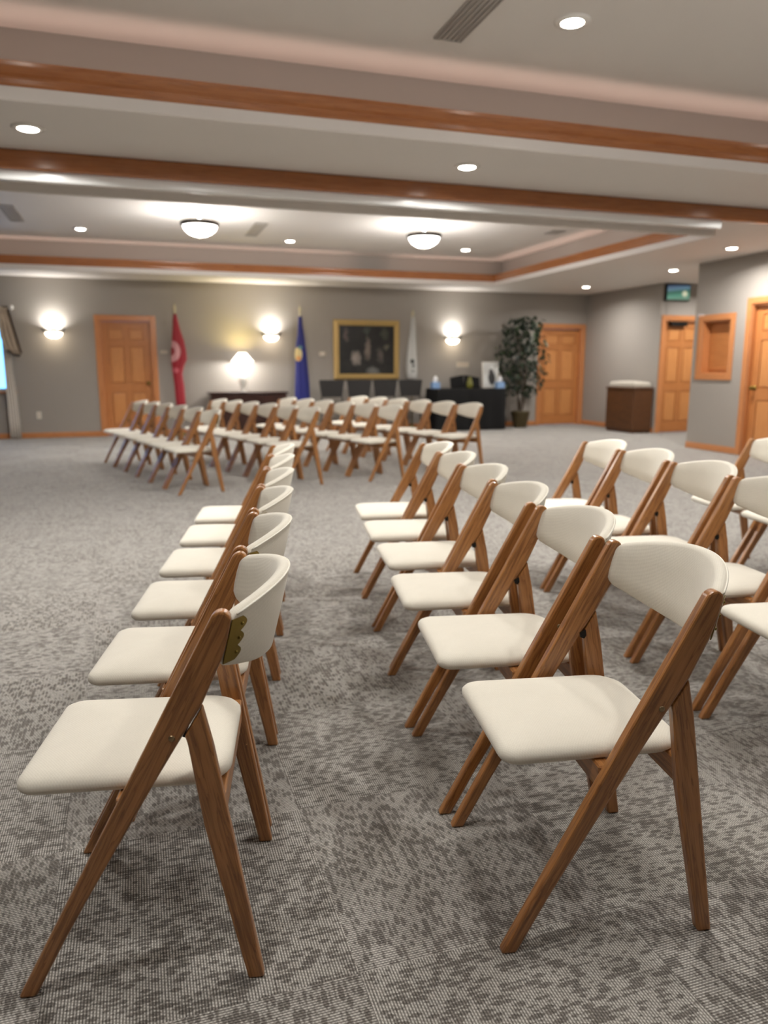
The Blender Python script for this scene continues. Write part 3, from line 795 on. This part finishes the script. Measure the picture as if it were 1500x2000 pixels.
# potted ficus
t = thing('potted_ficus', 'tall dark green ficus in an olive pot, left of the far right door', 'plant', (7.21, YF-.42, 0))
MB().lathe([(.001, 0), (.12, 0), (.13, .02), (.185, .29), (.195, .31), (.18, .32), (.165, .3), (.001, .29)], n=24).build('pot', M['potbrown'], t)
MB().lathe([(.001, .33), (.08, .325), (.165, .302), (.16, .295), (.001, .295)], n=20).build('moss', M['soil'], t)
rp = random.Random(11); mb = MB(); tips = []
for k in range(5):
    a = 2*PI*k/5; p = Vector((.03*math.cos(a), .03*math.sin(a), .3)); pts = [tuple(p)]
    for j in range(1, 9):
        p = p+Vector((math.cos(a+j*.8)*.035, math.sin(a+j*.8)*.03, .19)); pts.append(tuple(p)); tips.append(p.copy())
    mb.tube(pts, [.014-.0012*i for i in range(len(pts))], 6)
mb.build('stem', M['stem'], t)
mb = MB()
def rad_at(z): return .16+.36*max(0, math.sin(PI*min(1, max(0, (z-.5)/1.75))))**.7
for k in range(760):
    z = .62+1.5*rp.random()**.85; r = rad_at(z)*(rp.random()**.45); a = rp.random()*2*PI
    c = Vector((r*math.cos(a), max(-.5, min(.27, .85*r*math.sin(a))), z+rp.uniform(-.04, .04)))
    L = rp.uniform(.07, .125); wd = L*.3
    m = Matrix.Translation(c) @ Matrix.Rotation(rp.uniform(0, 2*PI), 4, 'Z') @ Matrix.Rotation(rp.uniform(.1, 1.3), 4, 'Y') @ Matrix.Rotation(rp.uniform(-.6, .6), 4, 'X')
    bm = bmesh.new()
    q = [(0, 0, 0), (L*.3, wd, .006), (L*.65, wd*.8, .0), (L, 0, -.02), (L*.65, -wd*.8, 0), (L*.3, -wd, .006), (L*.5, 0, -.012)]
    v = [bm.verts.new(m @ Vector(x)) for x in q]
    for i in range(6): bm.faces.new((v[i], v[(i+1) % 6], v[6]))
    g = (rp.random()*9, rp.random()*9, 0)
    mb._take(bm, lambda co, g=g: g, False)
mb.build('foliage', M['leaf'], t)

# chest against the alcove-side wall
t = thing('storage_chest', 'dark wooden chest with a pale padded top against the right side wall', 'chest', (XRF-.24, 11.98, 0))
mb = MB().box(-.2, .2, -.42, .42, .05, .78, .008)
mb.build('body', M['walnut'], t)
mb = MB().box(-.18, .18, -.4, .4, 0, .05); mb.build('plinth', M['walnut'], t)
mb = MB().box(-.215, .215, -.435, .435, .78, .81, .008, 2); mb.build('lid', M['walnut'], t)
ol = rr_outline([(-.19, -.40), (.19, -.40), (.19, .40), (-.19, .40)], [.06]*4)
MB().rings([[(x*k, y*k, z) for x, y in ol] for k, z in ((.97, .81), (1, .83), (1, .86), (.97, .89), (.88, .91), (.5, .925), (.1, .93))]).build('cushion', M['cushion'], t)

# curtain and swag beside the back window
def curtain():
    t = thing('window_curtain', 'pale curtain panel hanging to the floor beside the blue-lit window', 'curtain', (-1.96, YF-.09, 0))
    cols = []
    n = 60; rows = [0.012, .3, .7, 1.1, 1.5, 1.95, 2.08]
    rs = []
    for z in rows:
        sp = .085*(1-.3*math.exp(-((z-1.3)/.5)**2))
        fr = [(-.06+ (k/n)*2*sp, -.012*math.sin(k*.45+z*.4)) for k in range(n+1)]
        bkk = [(x, y+.006) for x, y in fr[::-1]]
        rs.append([(x, y, z) for x, y in fr+bkk])
    MB().rings(rs).build('panel', M['curtain'], t)
    MB().tube([(-1.7, .0, 2.12), (.1, .0, 2.12)], .016, 10).build('rod', M['bronze'], t)
    MB().sphere((.12, 0, 2.12), .04, 12).build('finial', M['porcelain'], t)
    return t
curtain()
t = thing('window_swag', 'beige swag valance with a brown fringed tail over the curtain', 'valance', (-2.12, YF-.16, 0))
rs = []
for i, (x0, x1, z0, z1) in enumerate([(-1.6, -1.58, 1.9, 2.14)]+[(-1.4+.25*k, -1.38+.25*k, 2.0-.16*math.sin(PI*(k+.5)/6), 2.14) for k in range(6)]+[(.1, .12, 1.95, 2.13), (.2, .22, 1.7, 2.1)]):
    rs.append([(x0, -.02, z1), (x0+.01, -.06-.015*(i % 2), (z0+z1)/2), (x0+.01, -.045, z0), (x0+.005, -.03, z0), (x0, -.03, (z0+z1)/2), (x0, 0, z1)])
MB().rings(rs).build('swag', M['swag'], t)
rs = []
for z, x0, x1 in [(2.1, .12, .24), (1.95, .1, .27), (1.8, .09, .3), (1.65, .1, .335), (1.5, .14, .36), (1.38, .22, .38)]:
    n = 16; fr = [(x0+(x1-x0)*k/n, -.05-.018*math.sin(k*1.3), z-.0*k) for k in range(n+1)]
    rs.append(fr+[(x, y+.008, zz) for x, y, zz in fr[::-1]])
MB().rings(rs).build('tail', M['swag'], t)
MB().tube([(.25, -.05, 2.08), (.285, -.05, 1.9), (.315, -.05, 1.75), (.35, -.05, 1.58), (.385, -.05, 1.4), (.36, -.05, 1.355), (.28, -.05, 1.37), (.18, -.05, 1.44)], .02, 8).build('fringe', M['fringe'], t)

# small things on the walls
t = tag(MB().box(-.035, .035, -.006, 0, -.057, .057, .003, 2).build('wall_outlet', M['plate'], None, None), 'white wall outlet low on the back wall, left of the oak door', 'outlet'); t.location = (-1.57, YF, .38)
MB().box(-.016, .016, -.009, -.005, .008, .036, .003).build('socket', M['thermo'], t)
MB().box(-.016, .016, -.009, -.005, -.036, -.008, .003).build('socket', M['thermo'], t)
t = tag(MB().box(-.06, .06, -.008, 0, -.025, .025, .002).build('wall_plate', M['thermo']), 'small grey plate on the wall, left of the red flag', 'sign'); t.location = (.50, YF, 1.43)
t = tag(MB().box(-.065, .065, -.028, .004, -.045, .045, .012, 2).build('thermostat', M['thermo']), 'beige thermostat on the wall, left of the gilt painting', 'thermostat'); t.location = (3.31, YF, 1.415)
MB().rings([[(q*math.cos(2*PI*i/20), y, q*math.sin(2*PI*i/20)) for i in range(20)] for q, y in ((.028, -.027), (.028, -.036), (.022, -.038), (.001, -.038))]).build('dial', M['plate'], t)
t = tag(MB().box(-.13, .13, -.008, 0, -.05, .05, .002).build('wall_plate', M['thermo']), 'pale rectangular plate on the wall above the black table', 'sign'); t.location = (6.13, YF, 1.22)
t = thing('wall_screen', 'small lit screen with a blue and green picture above the alcove door', 'screen', (9.17, YA1, 2.46))
MB().box(-.25, .25, -.06, 0, -.14, .14, .006).build('housing', M['blackmetal'], t)
MB().box(-.235, .235, -.064, -.058, -.125, .125).build('display', screenmat(), t)

# ------------------------------------------------------------------ daylight through the window
wd = bpy.data.worlds.new('daylight'); S.world = wd; wd.use_nodes = True
bg = wd.node_tree.nodes['Background']; bg.inputs[0].default_value = (.16, .48, 1.0, 1); bg.inputs[1].default_value = 4.0
P = area('window_portal', ((W1[0]+W1[1])/2, YF+.2, (W1[2]+W1[3])/2), 1, (1, 1, 1), W1[1]-W1[0], (-PI/2, 0, 0), W1[3]-W1[2])
P.data.cycles.is_portal = True

# ------------------------------------------------------------------ camera
cam = bpy.data.cameras.new('camera'); co = bpy.data.objects.new('camera', cam); COL.objects.link(co)
co.location = (0, 0, 1.165); co.rotation_euler = (R(90-10.824), 0, R(-17.968))
cam.sensor_fit = 'VERTICAL'; cam.sensor_height = 36; cam.sensor_width = 27; cam.lens = 1475/2000*36
cam.clip_start = .05
cam.dof.use_dof = True; cam.dof.focus_distance = 1.65; cam.dof.aperture_fstop = 2.8
S.camera = co
S.view_settings.view_transform = 'Standard'; S.view_settings.look = 'None'; S.view_settings.gamma = 1; S.view_settings.use_curve_mapping = False
S.view_settings.exposure = 0.02
